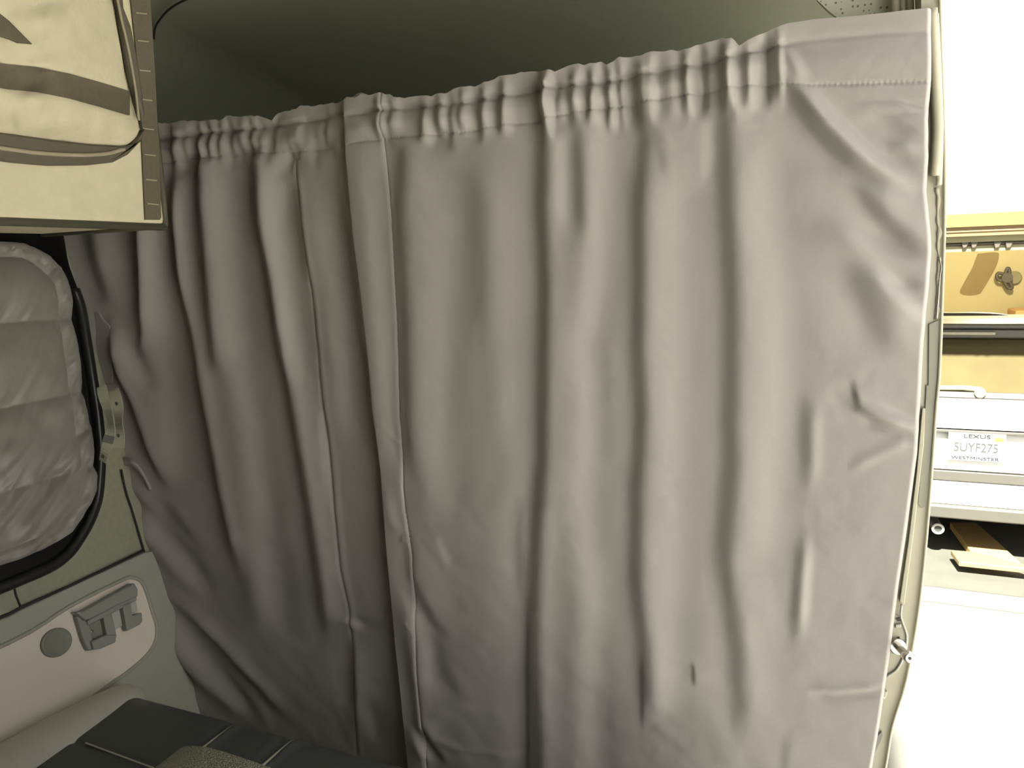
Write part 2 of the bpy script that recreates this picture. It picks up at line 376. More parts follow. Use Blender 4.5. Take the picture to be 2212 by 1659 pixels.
def curtain(name, label, D, edgeL, edgeR, S, ncol, zbot, seam=None, hem=None, rollR=False):
    eL = np.array([PY(x, y, D) for x, y in edgeL]); eR = np.array([PY(x, y, D) for x, y in edgeR])
    oL = np.argsort(eL[:, 2]); oR = np.argsort(eR[:, 2])
    t = np.linspace(0, 1, ncol)
    s = np.concatenate([np.linspace(0, .125, 84)[:-1], np.linspace(.125, 1.72, 330)])
    s = s[s < 1.70]
    # header line heights as functions of world x
    def line(L): q = np.array([PY(x, y, D) for x, y in L]); o = np.argsort(q[:, 0]); return q[o, 0], q[o, 2]
    TX, TZ = line(TOP); GX, GZ = line(GROOVE); SX, SZ = line(STITCH)
    ztop0 = 2.45
    X = np.zeros((len(s), ncol)); Z = np.zeros_like(X)
    for i, si in enumerate(s):
        zr = ztop0 - si
        xl = np.interp(zr, eL[oL, 2], eL[oL, 0]); xr = np.interp(zr, eR[oR, 2], eR[oR, 0])
        X[i] = xl + (xr - xl) * t
        zt = np.interp(X[i], TX, TZ)
        Z[i] = zt - si * (zt - zbot) / (s[-1])
    fl = np.clip((PY(1640, 100, D)[0] - X) / .05, 0, 1) * np.clip(1 - (ztop0 - (ztop0 - s[:, None])) / .03, 0, 1)
    Z += fl * (.007 * vnoise(X * 40, X * 0 + 3.3, 41) + .004 * vnoise(X * 110, X * 0 + 1.3, 42))
    P = np.stack([X, np.full_like(X, D), Z], -1)
    px, py = proj(P)
    B = strokes_field(px, py, S)
    zg = np.interp(X, GX, GZ); zs = np.interp(X, SX, SZ); zt = np.interp(X, TX, TZ)
    hx = np.clip(-0.98 * B, -2.8, 2.8)
    dx = np.gradient(X, axis=1)
    h = np.cumsum(hx * dx, axis=1)
    # remove drift
    dxm = dx.mean(); k = int(.10 / dxm); kern = np.exp(-np.linspace(-2, 2, 2 * k + 1) ** 2 * 1.0); kern /= kern.sum()
    pad = np.pad(h, ((0, 0), (k, k)), 'edge')
    low = np.stack([np.convolve(r, kern, 'valid') for r in pad])
    h = h - low
    # soften down the rows so strokes read as cloth
    for _ in range(2): h[1:-1] = (h[:-2] + 2 * h[1:-1] + h[2:]) / 4
    # rod pocket: groove under the ruffle, puff over the rod, stitch line
    flat = np.clip((X - PY(1640, 100, D)[0]) / .06, 0, 1)
    h += -.0065 * (1 - .75 * flat) * np.exp(-((Z - zg) / .0045) ** 2)
    mid = np.clip((Z - zs) / (zg - zs + 1e-6), 0, 1)
    h += .006 * (1 - .6 * flat) * np.sin(np.pi * mid) ** 2
    h += .004 * (1 - .5 * flat) * np.clip((Z - zg) / (zt - zg + 1e-6), 0, 1)
    h += -.0020 * np.exp(-((Z - zs) / .0026) ** 2) * (.9 + .2 * np.sin(X * 900))
    # small wrinkles
    low_w = np.clip((2.1 - Z) / .9, 0, 1)
    h += .0016 * vnoise(X * 22, Z * 9, 3) + (.0006 + .0014 * low_w) * vnoise(X * 30 + Z * 12, Z * 34, 5) + .0005 * vnoise(X * 75, Z * 70, 9)
    for (pts, w, a) in CREASES.get(name, []):       # near level pulls
        q = np.array(pts, float); c = np.interp(px, q[:, 0], q[:, 1])
        f = np.clip(np.minimum(px - q[0, 0], q[-1, 0] - px) / 30, 0, 1)
        h += a * f * np.exp(-((py - c) / w) ** 2)
    if seam:
        sx = np.interp(py, [y for x, y in seam], [x for x, y in seam])
        act = (py > seam[0][1]) & (py < seam[-1][1])
        h += -.0028 * np.exp(-((px - sx) / 3.0) ** 2) * act + .002 * np.exp(-((px - sx - 9) / 7) ** 2) * act
    if hem:
        sx = np.interp(py, [y for x, y in hem], [x for x, y in hem])
        h += -.0016 * np.exp(-((px - sx) / 3.0) ** 2) + .0025 * (px < sx)
    h *= np.clip(t / .04, 0, 1)[None, :] ** .7
    P[..., 1] = D - h
    if seam: P[..., 1] -= (.030 * np.clip(1 - t / .3, 0, 1) ** 2)[None, :]
    if rollR:
        e = np.clip((t - .993) / .007, 0, 1)
        P[..., 1] += (.010 * e ** 2)[None, :]
    pc = thing(name, (X.mean(), D, zbot), label, 'curtain', )
    # parts
    fz = (Z[:-1, :-1] + Z[1:, 1:]) / 2; fzs = (zs[:-1, :-1] + zs[1:, 1:]) / 2
    head = fz > fzs
    grid('rod_pocket', P, 'curtain', pc, head)
    if hem:
        sxm = np.interp(py, [y for x, y in hem], [x for x, y in hem]); hm = (px < sxm)[:-1, :-1] & ~head
        grid('side_hem', P, 'curtain', pc, hm); grid('cloth', P, 'curtain', pc, ~head & ~hm)
    elif seam:
        sxm = np.interp(py, [y for x, y in seam], [x for x, y in seam]); hm = (px > sxm)[:-1, :-1] & ~head
        grid('side_hem', P, 'curtain', pc, hm); grid('cloth', P, 'curtain', pc, ~head & ~hm)
    else:
        grid('cloth', P, 'curtain', pc, ~head)
    return pc
CREASES = {
    'blackout_curtain': [([(1745, 1484), (1800, 1490), (1905, 1482)], 7, .004), ([(1745, 1500), (1800, 1506), (1905, 1497)], 8, -.003),
                     ([(1440, 1434), (1520, 1436)], 3, .0015), ([(1830, 1010), (1890, 985), (1975, 945)], 14, .003), ([(1845, 878), (1900, 898), (1995, 928)], 8, .004), ([(1850, 903), (1920, 932), (1990, 955)], 12, -.0045),
                     ([(790, 775), (830, 800)], 6, .002), ([(920, 1590), (1000, 1620), (1140, 1640)], 8, .003), ([(920, 1545), (1000, 1530), (1100, 1545)], 10, .0025),
                     ([(830, 930), (850, 950), (880, 975)], 6, .003), ([(850, 1175), (870, 1168), (890, 1175)], 6, .003), ([(845, 1335), (880, 1345), (900, 1370)], 6, .003), ([(930, 900), (1000, 870)], 4, .0006)],
    'blackout_curtain.001': [([(225, 675), (262, 690), (300, 672)], 10, -.010), ([(235, 655), (280, 665), (320, 640)], 12, .005), ([(520, 975), (560, 965), (600, 940)], 5, .001),
                             ([(270, 1000), (320, 1020), (380, 1060)], 12, .003)],
}
DL, DR = 1.222, 1.19
edgeR_R = [(2010, -60), (2012, 17), (2013, 180), (2006, 260), (2008, 330), (2004, 400), (2012, 480), (2015, 520), (2008, 620), (1999, 700), (1994, 800), (1986, 930), (1962, 1100), (1946, 1200), (1926, 1350), (1906, 1480), (1884, 1600), (1878, 1659), (1850, 1950)]
edgeR_L = [(742, 150), (742, 225), (746, 330), (760, 480), (776, 600), (790, 720), (797, 790), (800, 830), (818, 960), (828, 1100), (846, 1290), (860, 1420), (874, 1560), (880, 1659), (900, 1950)]
HEM = [(825, 150), (825, 300), (838, 450), (852, 700), (858, 900), (868, 1000), (872, 1100), (890, 1200), (895, 1330), (900, 1400), (905, 1500), (918, 1620), (930, 1900)]
cR = curtain('blackout_curtain', 'wide grey-brown curtain on the right, lapped over the other, reaching the door pillar', DR, edgeR_L, edgeR_R, RIGHT, 720, .62, hem=HEM, rollR=True)
edgeL_L = [(56, 200), (70, 300), (122, 480), (176, 670), (194, 700), (212, 830), (238, 950), (260, 1030), (310, 1190), (350, 1300), (410, 1500), (470, 1750), (500, 1950)]
edgeL_R = [(800, 150), (800, 225), (812, 400), (835, 650), (850, 800), (870, 1000), (890, 1200), (910, 1450), (930, 1659), (960, 1950)]
SEAM = [(634, 345), (655, 500), (675, 640), (690, 800), (708, 960), (720, 1080), (735, 1230), (752, 1310), (757, 1350), (764, 1450), (770, 1600), (775, 1750)]
cL = curtain('blackout_curtain', 'darker grey-brown curtain on the left, tucked under the other, behind the black seat', DL, edgeL_L, edgeL_R, LEFT, 480, .62, seam=SEAM)
# fabric tab at the wall edge of the left curtain, and the folded-back lip lower down
tb = MB(); tb.prism([PY(x, y, DL - .012) for x, y in [(186, 680), (214, 672), (226, 690), (240, 704), (246, 760), (245, 826), (228, 832), (212, 828)]], (0, -.004, 0))
tb.build('fabric_tab', 'curtain', cL, bevel=.0015)
lpt = smooth_path([PY(x, y, DL - .012 - .012 * k) for (x, y), k in zip([(236, 1008), (258, 1000), (280, 998), (296, 1008), (312, 1030), (326, 1058)], (0, .7, 1, .9, .5, 0))], 6)
lp = MB(); lp.ribbon(lpt, [np.array([.003, 0, .010 * (1 - .7 * (i / 30) ** 2)]) for i in range(len(lpt))], [np.array([0, -1., .4])] * len(lpt), .003)
lp.build('folded_lip', 'curtain', cL, smooth=True)

# ------------------------------------------------------------------ van shell (setting)
YB, YF = -2.3, 3.0
ZF = CAMZ - 1.45
def sheet(name, pts, m, parent=None, th=None):
    b = MB(); b.prism(pts, th if th is not None else (0, 0, .01)); return b.build(name, m, parent)
# left side with a rounded-off roof edge
Zs = np.concatenate([np.linspace(ZF - .02, 2.42, 60), np.linspace(2.43, 2.75, 40)])
# left wall: leaning plane up to 2.42 then arcs into the ceiling
prof = [(wall_x(max(z, 1.27)) - .06 * max(0, 1.27 - z), z) for z in np.linspace(ZF, 2.40, 40)]
x0, z0 = prof[-1]
for a in np.linspace(.05, 1, 20):
    th = a * math.pi / 2; prof.append((x0 - .02 * a + .28 * (1 - math.cos(th)), z0 + .32 * math.sin(th)))
def roof_z(y):
    return np.interp(y, [-3, .9, 1.2, 1.5, 1.8, 2.1, 2.4, 2.7, 3.0], [0, 0, -.005, -.03, -.08, -.15, -.25, -.37, -.5])
ys = np.linspace(YB, YF, 90)
Pw = np.zeros((len(ys), len(prof), 3))
for i, y in enumerate(ys):
    for j, (x, z) in enumerate(prof):
        Pw[i, j] = (x, y, z + roof_z(y) * np.clip((z - 2.3) / .3, 0, 1))
upz = (Pw[:-1, :-1, 2] > 2.24)
struct(grid('wall_left', Pw, 'olive', None, ~upz)); struct(grid('wall_left', Pw, 'headliner', None, upz))
xc = prof[-1][0]; zc = prof[-1][1]
xs = np.linspace(xc, .20, 60); Pc = np.zeros((len(ys), len(xs), 3))
for i, y in enumerate(ys):
    for j, x in enumerate(xs): Pc[i, j] = (x, y, zc + roof_z(y))
struct(grid('ceiling', Pc, 'headliner'))
b = MB(); b.box((-1.75, YB, ZF - .06), (.17, YF, ZF)); struct(b.build('floor', 'floor'))
b = MB(); b.box((-1.80, YF, ZF), (.25, YF + .04, 2.8)); struct(b.build('wall_front', 'headliner'))
b = MB(); b.box((-1.80, YB - .04, ZF), (.25, YB, 2.8)); struct(b.build('wall_back', 'shell_l'))
outer = [(2022, -400), (2030, -140), (2033, 0), (2037, 130), (2043, 300), (2043, 470), (2038, 640), (2032, 800), (2025, 880), (2018, 980), (2008, 1110), (1998, 1220), (1985, 1330), (1960, 1470), (1930, 1570), (1915, 1659), (1880, 1850)]
DJ = 1.225
oj = [PY(x, y, DJ) for x, y in smooth_path([(x, y) for x, y in outer], 4)]
# right side ahead of the door: follows the pillar's outline forward
Pr = np.zeros((len(oj), 24, 3))
for i, p in enumerate(oj):
    for j, y in enumerate(np.linspace(DJ, YF, 24)): Pr[i, j] = (p[0] - .003, y, p[2])
cab_open = (Pr[:-1, :-1, 2] > 2.22) & (Pr[:-1, :-1, 2] < 2.62) & (Pr[:-1, :-1, 1] > 1.36) & (Pr[:-1, :-1, 1] < 1.85)
struct(grid('wall_right', Pr, 'shell', None, ~cab_open))
b = MB(); b.box((.16, YB, ZF - .06), (.22, .10, 2.80)); struct(b.build('wall_right', 'shell'))
b = MB(); b.box((.16, .10, 2.62), (.22, 1.21, 2.80)); struct(b.build('trim_1', 'shell'))        # rail over the sliding door

# moulded headliner seam on the left
sm = MB()
sp = []
for x, y in smooth_path([(334, 120), (334, 66), (346, 42), (366, 20), (396, 2), (440, -16)], 6):
    v = ray(x, y)
    # meet the roof / side surface
    ts = np.linspace(.8, 3.0, 900); Q = v[None] / v[1] * ts[:, None] + OFF
    zr = np.array([zc + roof_z(t) for t in ts]); hit = np.argmax((Q[:, 2] > zr - .012) | (Q[:, 0] < wall_x(Q[:, 2]) + .02))
    sp.append(Q[hit])
sm.tube(sp, .0022, 8); struct(sm.build('trim_2', 'headseam', smooth=True))
# pale perforated liner above the door pillar and the door frame mouldings
pl = MB(); pl.prism([PY(x, y, 1.30) for x, y in [(1752, -60), (1765, 0), (1792, 26), (1840, 60), (1960, 60), (1962, -60)]], (0, .01, 0))
struct(pl.build('trim_3', 'perforated'))
fm = MB()
for x, w in [(1934, 9), (1950, 7), (1966, 8), (1984, 8), (2000, 6)]:
    fm.tube([PY(x - 1, -60, 1.27), PY(x + 2, 60, 1.27)], w * 1.2 / F * .8, 10)
struct(fm.build('trim_4', 'seal', smooth=True))

# ------------------------------------------------------------------ left side: window, cover, panels
glass = MB(); glass.prism([PW(x, y, .004) for x, y in smooth_path([(-420, 470), (20, 490), (122, 484), (150, 575), (184, 672), (196, 760), (207, 860), (217, 960), (216, 1030), (207, 1090), (180, 1152), (130, 1212), (20, 1262), (-420, 1440)], 5)], -WN * .004)
struct(glass.build('window_1', 'void'))
gpath = [(160, 625), (174, 668), (186, 740), (200, 830), (210, 900), (216, 970), (214, 1035), (206, 1090), (178, 1152), (128, 1212), (20, 1262), (-200, 1350)]
gk = MB(); gp = smooth_path([PW(x, y, .006) for x, y in gpath], 6)
gk.tube(gp, .0125, 16)
struct(gk.build('trim_5', 'rubber', smooth=True))
lb = MB(); lp_ = [PW(x, y, .004) for x, y in [(18, 1275), (34, 1276), (36, 1300), (45, 1312)]]
lb.prism([PW(x, y, .004) for x, y in [(-60, 1290), (20, 1262), (34, 1280), (44, 1312), (20, 1322), (-60, 1350)]], -WN * .003 + np.array([0, 0, 0])); struct(lb.build('trim_6', 'olive'))
ln = MB(); ln.tube([PW(x, y, .006) for x, y in [(-150, 1392), (20, 1326), (45, 1312), (150, 1266), (250, 1218), (310, 1189)]], .0028, 8)
ln.tube([PW(x, y, .005) for x, y in [(30, 1262), (34, 1285), (45, 1312)]], .002, 8)
ln.tube(smooth_path([PW(x, y, .006) for x, y in [(262, 1014), (272, 1060), (288, 1110), (312, 1192)]], 4), .002, 8)
struct(ln.build('trim_7', 'headseam', smooth=True))

# quilted window cover
qt = thing('window_cover', PW(20, 900, .01), 'quilted grey-brown fabric cover filling the side window under the tan bag', 'window cover')
QR = [(520, -500), (523, -60), (526, 20), (529, 45), (540, 72), (556, 100), (580, 124), (605, 138), (640, 149), (660, 152), (700, 154), (730, 159), (800, 169), (840, 175), (900, 184), (960, 194), (1000, 199), (1030, 203), (1060, 200), (1090, 189), (1120, 172), (1150, 150), (1170, 122), (1187, 92), (1202, 55), (1215, 20), (1240, -60), (1330, -320), (1380, -500)]
qy = np.unique(np.concatenate([np.linspace(520, 545, 24), np.linspace(545, 1200, 230), np.linspace(1200, 1380, 40)]))
xr = np.interp(qy, [p[0] for p in QR], [p[1] for p in QR])
u = np.concatenate([np.linspace(0, .72, 60)[:-1], np.linspace(.72, 1, 130)])
PXg = -520 + (xr[:, None] + 520) * u[None, :]; PYg = np.repeat(qy[:, None], len(u), 1)
rows = [lambda x: 697 - .054 * (x - 20), lambda x: 878 - .2 * (x - 20), lambda x: 1058 - .29 * (x - 20), lambda x: 540 + 0 * x - 200, lambda x: 1215 - .36 * (x - 20) + 20]
dist = np.full(PXg.shape, 1e3)
for f in rows: dist = np.minimum(dist, np.abs(PYg - f(PXg)))
edge = np.minimum(xr[:, None] - PXg, 1e3)
oy = np.array([p[0] for p in QR]); ox = np.array([p[1] for p in QR])
ed = np.full(PXg.shape, 1e6)                                     # distance to the outline
for k in range(len(QR) - 1):
    A = np.array([ox[k], oy[k]]); Bv = np.array([ox[k + 1], oy[k + 1]]) - A
    tt = np.clip(((PXg - A[0]) * Bv[0] + (PYg - A[1]) * Bv[1]) / (Bv @ Bv), 0, 1)
    ed = np.minimum(ed, np.hypot(PXg - A[0] - tt * Bv[0], PYg - A[1] - tt * Bv[1]))
puff = .016 * (1 - np.exp(-dist / 26)) * (1 - np.exp(-np.abs(ed - 30) / 18)) + .008 * (1 - np.exp(-ed / 7))
wr = np.exp(-dist / 45)
puff += .016 * wr * vnoise(PXg / 15 + PYg / 34, PYg / 75, 21) * np.clip(ed / 20, 0, 1) + .012 * vnoise(PXg / 48, PYg / 52, 22) * np.clip(ed / 20, 0, 1) + .007 * vnoise(PXg / 9 + PYg / 20, PYg / 16, 24) * np.exp(-np.abs(ed - 15) / 14)
puff += .016 * vnoise(PXg / 22 + PYg / 28, PYg / 120, 25) * np.clip((PYg - 900) / 100, 0, 1)
Q = np.zeros(PXg.shape + (3,))
for i in range(Q.shape[0]):
    for j in range(Q.shape[1]): Q[i, j] = PW(PXg[i, j], PYg[i, j], .014 + 0.0) + WN * puff[i, j]
border = (ed < 30)[:-1, :-1]
grid('quilted_panel', Q, 'quilt', qt, ~border); grid('edge_binding', Q, 'quilt', qt, border)

# lower panel: grey-green surround with a set-in taupe field
sr = MB(); sr.prism([PW(x, y, .001) for x, y in [(-300, 1455), (20, 1330), (45, 1316), (310, 1193), (330, 1190), (385, 1310), (450, 1500), (452, 1545), (300, 1548), (20, 1690), (-300, 1900)]], WN * .006)
struct(sr.build('trim_8', 'rim', bevel=.003))
fo = [(-300, 1520), (20, 1388), (150, 1310), (262, 1254), (285, 1248), (304, 1256), (316, 1280), (328, 1320), (338, 1355), (334, 1388), (314, 1418), (275, 1452), (232, 1482), (150, 1545), (60, 1615), (-10, 1668), (-300, 1860)]
fo = smooth_path(fo, 4)
gr = MB(); gr.tube([PW(x, y, .007) for x, y in fo], .0045, 10); struct(gr.build('trim_9', 'rim', smooth=True))
fd = MB(); fd.prism([PW(x, y, .0065) for x, y in fo], WN * .001); struct(fd.build('trim_10', 'taupe'))

cp = thing('round_cap', PW(120, 1388, .008), 'round grey plastic cap on the taupe panel beside the latch bracket', 'cap')
cc = PW(120, 1388, .0075); eu = PW(152, 1380, .0075) - cc; ev = PW(118, 1358, .0075) - cc
def ring(r, o): return [cc + WN * o + r * (math.cos(t) * eu + math.sin(t) * ev) for t in np.linspace(0, 2 * math.pi, 40, endpoint=False)]
mb = MB(); lv = [ring(1.03, 0), ring(1.03, .004), ring(.95, .0065), ring(.86, .005), ring(.55, .0042), ring(.1, .0048)]
vs = [q for r in lv for q in r]; fs = [(i * 40 + k, i * 40 + (k + 1) % 40, (i + 1) * 40 + (k + 1) % 40, (i + 1) * 40 + k) for i in range(len(lv) - 1) for k in range(40)] + [tuple(range(200, 240))]
mb.add(vs, fs); mb.build('disc', 'cap', cp, smooth=True)

bk = thing('latch_bracket', PW(225, 1340, .008), 'grey plastic latch bracket with square openings on the side panel', 'bracket')
def pw(b, pts, o0, o1): b.loft([PW(x, y, o0) for x, y in pts], [PW(x, y, o0) + WN * (o1 - o0) for x, y in pts]); return b
b = MB()
pw(b, [(150, 1323), (166, 1321), (262, 1268), (276, 1260), (284, 1274), (284, 1290), (240, 1308), (182, 1338), (170, 1342)], .008, .030)
b.build('hood', 'latch', bk, bevel=.003)
b = MB(); pw(b, [(156, 1330), (176, 1340), (186, 1352), (196, 1404), (182, 1406), (172, 1385)], .008, .022); b.build('side_arm', 'latch', bk, bevel=.003)
b = MB()
pw(b, [(178, 1342), (284, 1284), (286, 1297), (232, 1326), (180, 1352)], .010, .026)
pw(b, [(212, 1330), (230, 1322), (242, 1374), (238, 1386), (222, 1382)], .010, .026)
pw(b, [(186, 1386), (218, 1372), (240, 1372), (238, 1388), (206, 1402), (190, 1404)], .010, .028)
pw(b, [(254, 1306), (284, 1292), (272, 1302), (276, 1330), (296, 1324), (298, 1342), (292, 1350), (264, 1364), (260, 1340)], .010, .026)
b.build('clip_frame', 'latch', bk, bevel=.002)
b = MB(); pw(b, [(184, 1352), (214, 1338), (220, 1374), (190, 1388)], .008, .014); b.build('backplate', 'cap', bk)
b = MB(); pw(b, [(232, 1326), (254, 1312), (262, 1352), (244, 1362)], .008, .013); b.build('backplate', 'latch_l', bk, bevel=.001); b = MB(); pw(b, [(276, 1300), (290, 1294), (294, 1320), (280, 1326)], .008, .014)
b.build('backplate', 'latch_l', bk, bevel=.001)
b = MB(); q = PW(197, 1364, .014); b.tube([q, q + WN * .004], .0035, 12); b.build('screw', 'steel', bk, smooth=False, bevel=.001)

# webbing straps with snaps, hanging from the curtain tab
def strap(path, hw, label, patch=None, snaps=(), gap=.05):
    P = [PY(x, y, DL - gap - .001 * i) for i, (x, y) in enumerate(smooth_path(path, 6))]
    t = thing('webbing_strap', P[0], label, 'strap', None)
    mbr = MB(); k = hw * 1.33 / F; n = len(P); half = []; nr = []
    for i in range(n):
        tg = P[min(i + 1, n - 1)] - P[max(i - 1, 0)]; tg /= np.linalg.norm(tg)
        nn = np.array([.35 + .4 * math.sin(i * .35), -1, .1]); s_ = np.cross(tg, nn); s_ /= np.linalg.norm(s_); half.append(s_ * k); nr.append(np.array([0, -1., 0]))
    mbr.ribbon(P, half, nr); mbr.build('webbing', 'webbing', t)
    for j in snaps:
        c = P[j] + np.array([0, -.002, 0]); sn = MB(); sn.tube([c, c + np.array([0, -.0015, 0])], .0042, 12); sn.build('snap', 'webbing_d', t)
    if patch:
        i = patch; pb = MB(); pb.ribbon(P[i:i + 4], [h * 1.01 for h in half[i:i + 4]], nr[i:i + 4], .0026); pb.build('label_patch', 'webbing_d', t)
    return t
strap([(219, 834), (226, 862), (238, 900), (240, 930), (232, 962), (222, 997)], 12, 'front olive webbing strap with a grey band, nearest the window cover', patch=20, snaps=(28,), gap=.10)
strap([(246, 842), (254, 872), (257, 905), (258, 935), (257, 968)], 14, 'short olive webbing strap with two snaps, against the curtain', snaps=(6, 19))

# ------------------------------------------------------------------ bench seat
SY = 1.02; SZ = PY(640, 1570, SY)[2]
bs = thing('bench_seat', (-.95, .55, ZF), 'black leather bench seat with a grey vinyl side bolster in front of the curtain', 'bench seat')
xl = np.mean([PZ(x, y, SZ)[0] for x, y in [(185, 1605), (260, 1530), (310, 1487)]]); xs1 = np.mean([PZ(x, y, SZ)[0] for x, y in [(500, 1555), (450, 1610)]]); xs2 = np.mean([PZ(x, y, SZ)[0] for x, y in [(640, 1580), (570, 1650)]])
ystitch = np.mean([PZ(x, y, SZ)[1] for x, y in [(185, 1605), (330, 1659)]])
gx = np.linspace(xl - .03, -.02, 300); gyt = np.linspace(.20, SY, 220)
PB = []
for y in list(gyt) + [None] * 14:
    PB.append(y)
arc = np.linspace(0, math.pi / 2, 15)[1:]
rad = .05
prof2 = [(y, SZ) for y in np.linspace(.2, SY - rad, 200)] + [(SY - rad + rad * math.sin(a), SZ - rad + rad * math.cos(a)) for a in arc] + [(SY, SZ - rad - d) for d in np.linspace(.02, .22, 8)]
PS = np.zeros((len(prof2), len(gx), 3))
xs3 = PY(905, 1645, SY)[0]
for i, (y, z) in enumerate(prof2):
    e = np.zeros_like(gx)
    for xk, w in ((xs1, .011), (xs2, .012), (xs3, .010)):
        e += -.010 * np.exp(-((gx - xk + .004) / w) ** 2) + .006 * np.exp(-((gx - xk - .012) / .012) ** 2)
    e += -.003 * math.exp(-((y - ystitch) / .006) ** 2) * (gx < xs1)
    k = np.clip((y - (SY - .3)) / .05, 0, 1)
    PS[i, :, 0] = gx; PS[i, :, 1] = y; PS[i, :, 2] = z + e
grid('cushion', PS, 'leather', bs)
b = MB(); b.box((xl - .03, .2, ZF + .12), (-.02, SY - .02, SZ - .09)); b.build('seat_base', 'leather', bs, bevel=.02)
for x_ in (xl + .08, -.1):
    for y_ in (.3, .9):
        b = MB(); b.box((x_ - .03, y_ - .03, ZF), (x_ + .03, y_ + .03, ZF + .13)); b.build('leg', 'leather', bs)
th = MB(); th.tube([PZ(185, 1605, SZ + .001), PZ(330, 1659, SZ + .001), PZ(420, 1692, SZ + .001)], .0016, 6); th.build('stitching', 'stitch', bs)
for xk in (xs1, xs2, xs3):
    p = MB(); q = [np.array([xk + .006, y, z - .001]) for (y, z) in prof2 if SY - .34 < y and z > SZ - .03]
    n = len(q); p.tube(q, [.0006 + .0055 * math.sin(math.pi * k / (n - 1)) for k in range(n)], 10); p.build('piping', 'bolster', bs, smooth=True)  # seam highlight put in as pale tapering rolls
# bolster roll along the wall side
bc = []; br = []
for y, r in [(.2, .075), (.5, .074), (.75, .07), (.85, .064), (.93, .056), (.985, .048), (1.012, .038), (1.03, .022), (1.036, .006)]:
    bc.append((xl - .052, y, SZ - .028)); br.append(r)
p = MB(); bcs = smooth_path(bc, 4); brs = np.interp([q[1] for q in bcs], [q[1] for q in bc], br); p.tube(bcs, list(brs * .93), 28); bo = p.build('side_bolster', 'bolster', bs, smooth=True)
# pebbled block on the seat
ar = thing('armrest', (-1.0, .8, SZ), 'grey pebble-grained armrest end rising at the bottom edge, on the black seat', 'armrest')
AY = .80
top = [PY(x, y, AY) for x, y in [(356, 1652), (370, 1634), (392, 1614), (410, 1609), (440, 1610), (470, 1617), (520, 1633), (574, 1652), (592, 1668)]]
lowz = SZ + .008
pts = [np.array((top[0][0] - .012, AY, lowz))] + top + [np.array((top[-1][0] + .01, AY, lowz))]
p = MB(); p.prism(smooth_path(pts, 3), (0, -.22, 0)); p.build('armrest_pad', 'pebble', ar, bevel=.012, bseg=4)

# ------------------------------------------------------------------ tan bag at top left
XB = -1.14
bg = thing('storage_bag', PX(16, 483, XB), 'tan canvas storage bag with brown webbing and a zipped pocket, hanging at top left', 'bag')
yF = PX(360, 486, XB)[1]; zB = PX(362, 488, XB)[2]
b = MB(); b.box((XB - .34, -.1, zB), (XB, yF, zB + .62)); b.build('bag_body', 'canvas', bg, bevel=.012, bseg=3)
eX = np.array([1., 0, 0])
def onb(pts, o): return [PX(x, y, XB + o) for x, y in pts]
def pxp(b, pts, o0, o1): b.prism(onb(pts, o0), eX * (o1 - o0)); return b
b = MB(); pxp(b, [(276, -40), (319, -40), (323, 10), (333, 169), (341, 330), (346, 470), (343, 475), (312, 475), (305, 330), (297, 169), (290, 90)], .001, .004)
ws = b.build('webbing_band', 'strapd', bg)
for i, y in enumerate([28, 88, 152, 215, 278, 334, 388, 440]):
    x0_ = 289 + y * .06; s_ = MB(); pxp(s_, [(x0_ + 2, y - 1.6), (x0_ + 26, y + 1), (x0_ + 26, y + 3.6), (x0_ + 2, y + 1)], .004, .0055); s_.build('bar_tack', 'zipteeth', ws)
p = MB(); p.tube([(XB - .004, yF - .002, zB + .62), (XB - .004, yF + .002, zB + .05), (XB - .004, yF, zB)], .006, 10); p.tube([(XB - .006, yF, zB - .002), (XB - .006, -.1, zB - .002)], .007, 10)
p.tube([(XB - .004, yF, zB), (XB - .34, yF, zB)], .006, 10)
p.build('piping', 'piping', bg, smooth=True)
# puffy pocket
R_edge = [(-80, 205), (-20, 236), (0, 241), (60, 252), (120, 263), (160, 268), (200, 277), (240, 290), (265, 298), (285, 300), (300, 294), (314, 276), (318, 262)]
py_ = np.linspace(-80, 318, 120); xr = np.interp(py_, [p_[0] for p_ in R_edge], [p_[1] for p_ in R_edge])
xr2 = np.minimum(xr, 301); uu = np.linspace(0, 1, 130)
GXp = -420 + (xr2[:, None] + 420) * uu[None]; base_b = 290 + .09 * GXp; GYp = np.repeat(py_[:, None], 130, 1); 
GYp = -80 + (GYp + 80) * ((np.where(GXp > 200, 316, 291 + .12 * np.clip(GXp, -400, 220)) + 80) / 398)
de = np.minimum((xr2[:, None] - GXp), 400); db = (1 - (GYp + 80) / (GYp[-1:] + 80)) * 398
pf = .045 * (1 - np.exp(-de / 70)) * (1 - np.exp(-db / 40)) + .008
pf += (.012 * vnoise(GXp / 60 + GYp / 90, GYp / 45, 31) + .005 * vnoise(GXp / 22, GYp / 26 + GXp / 60, 32)) * np.clip(de / 30, 0, 1) * np.clip(db / 20, 0, 1)
pf += .004 * vnoise(GXp / 9, GYp / 40, 33) * np.exp(-np.minimum(de, db) / 25)
band_c = np.interp(GXp, [-400, 16, 150, 275], [80, 166, 188, 222]); pf += -.007 * np.exp(-((GYp - band_c) / 30) ** 4)
QP = np.zeros(GXp.shape + (3,))
for i in range(120):
    for j in range(130): QP[i, j] = PX(GXp[i, j], GYp[i, j], XB + pf[i, j])
pk = grid('pocket', QP, 'canvas_p', bg)
SX_ = np.repeat((-420 + (xr2[np.argmin(np.abs(py_ - 215))] - 1 + 420) * np.linspace(0, 1, 120))[None], 13, 0)
SYc = np.interp(SX_, [-400, 16, 80, 150, 215, 275], [90, 166, 172, 186, 204, 222]); SYg = SYc + np.linspace(-27, 27, 13)[:, None]
SP = np.zeros(SX_.shape + (3,))
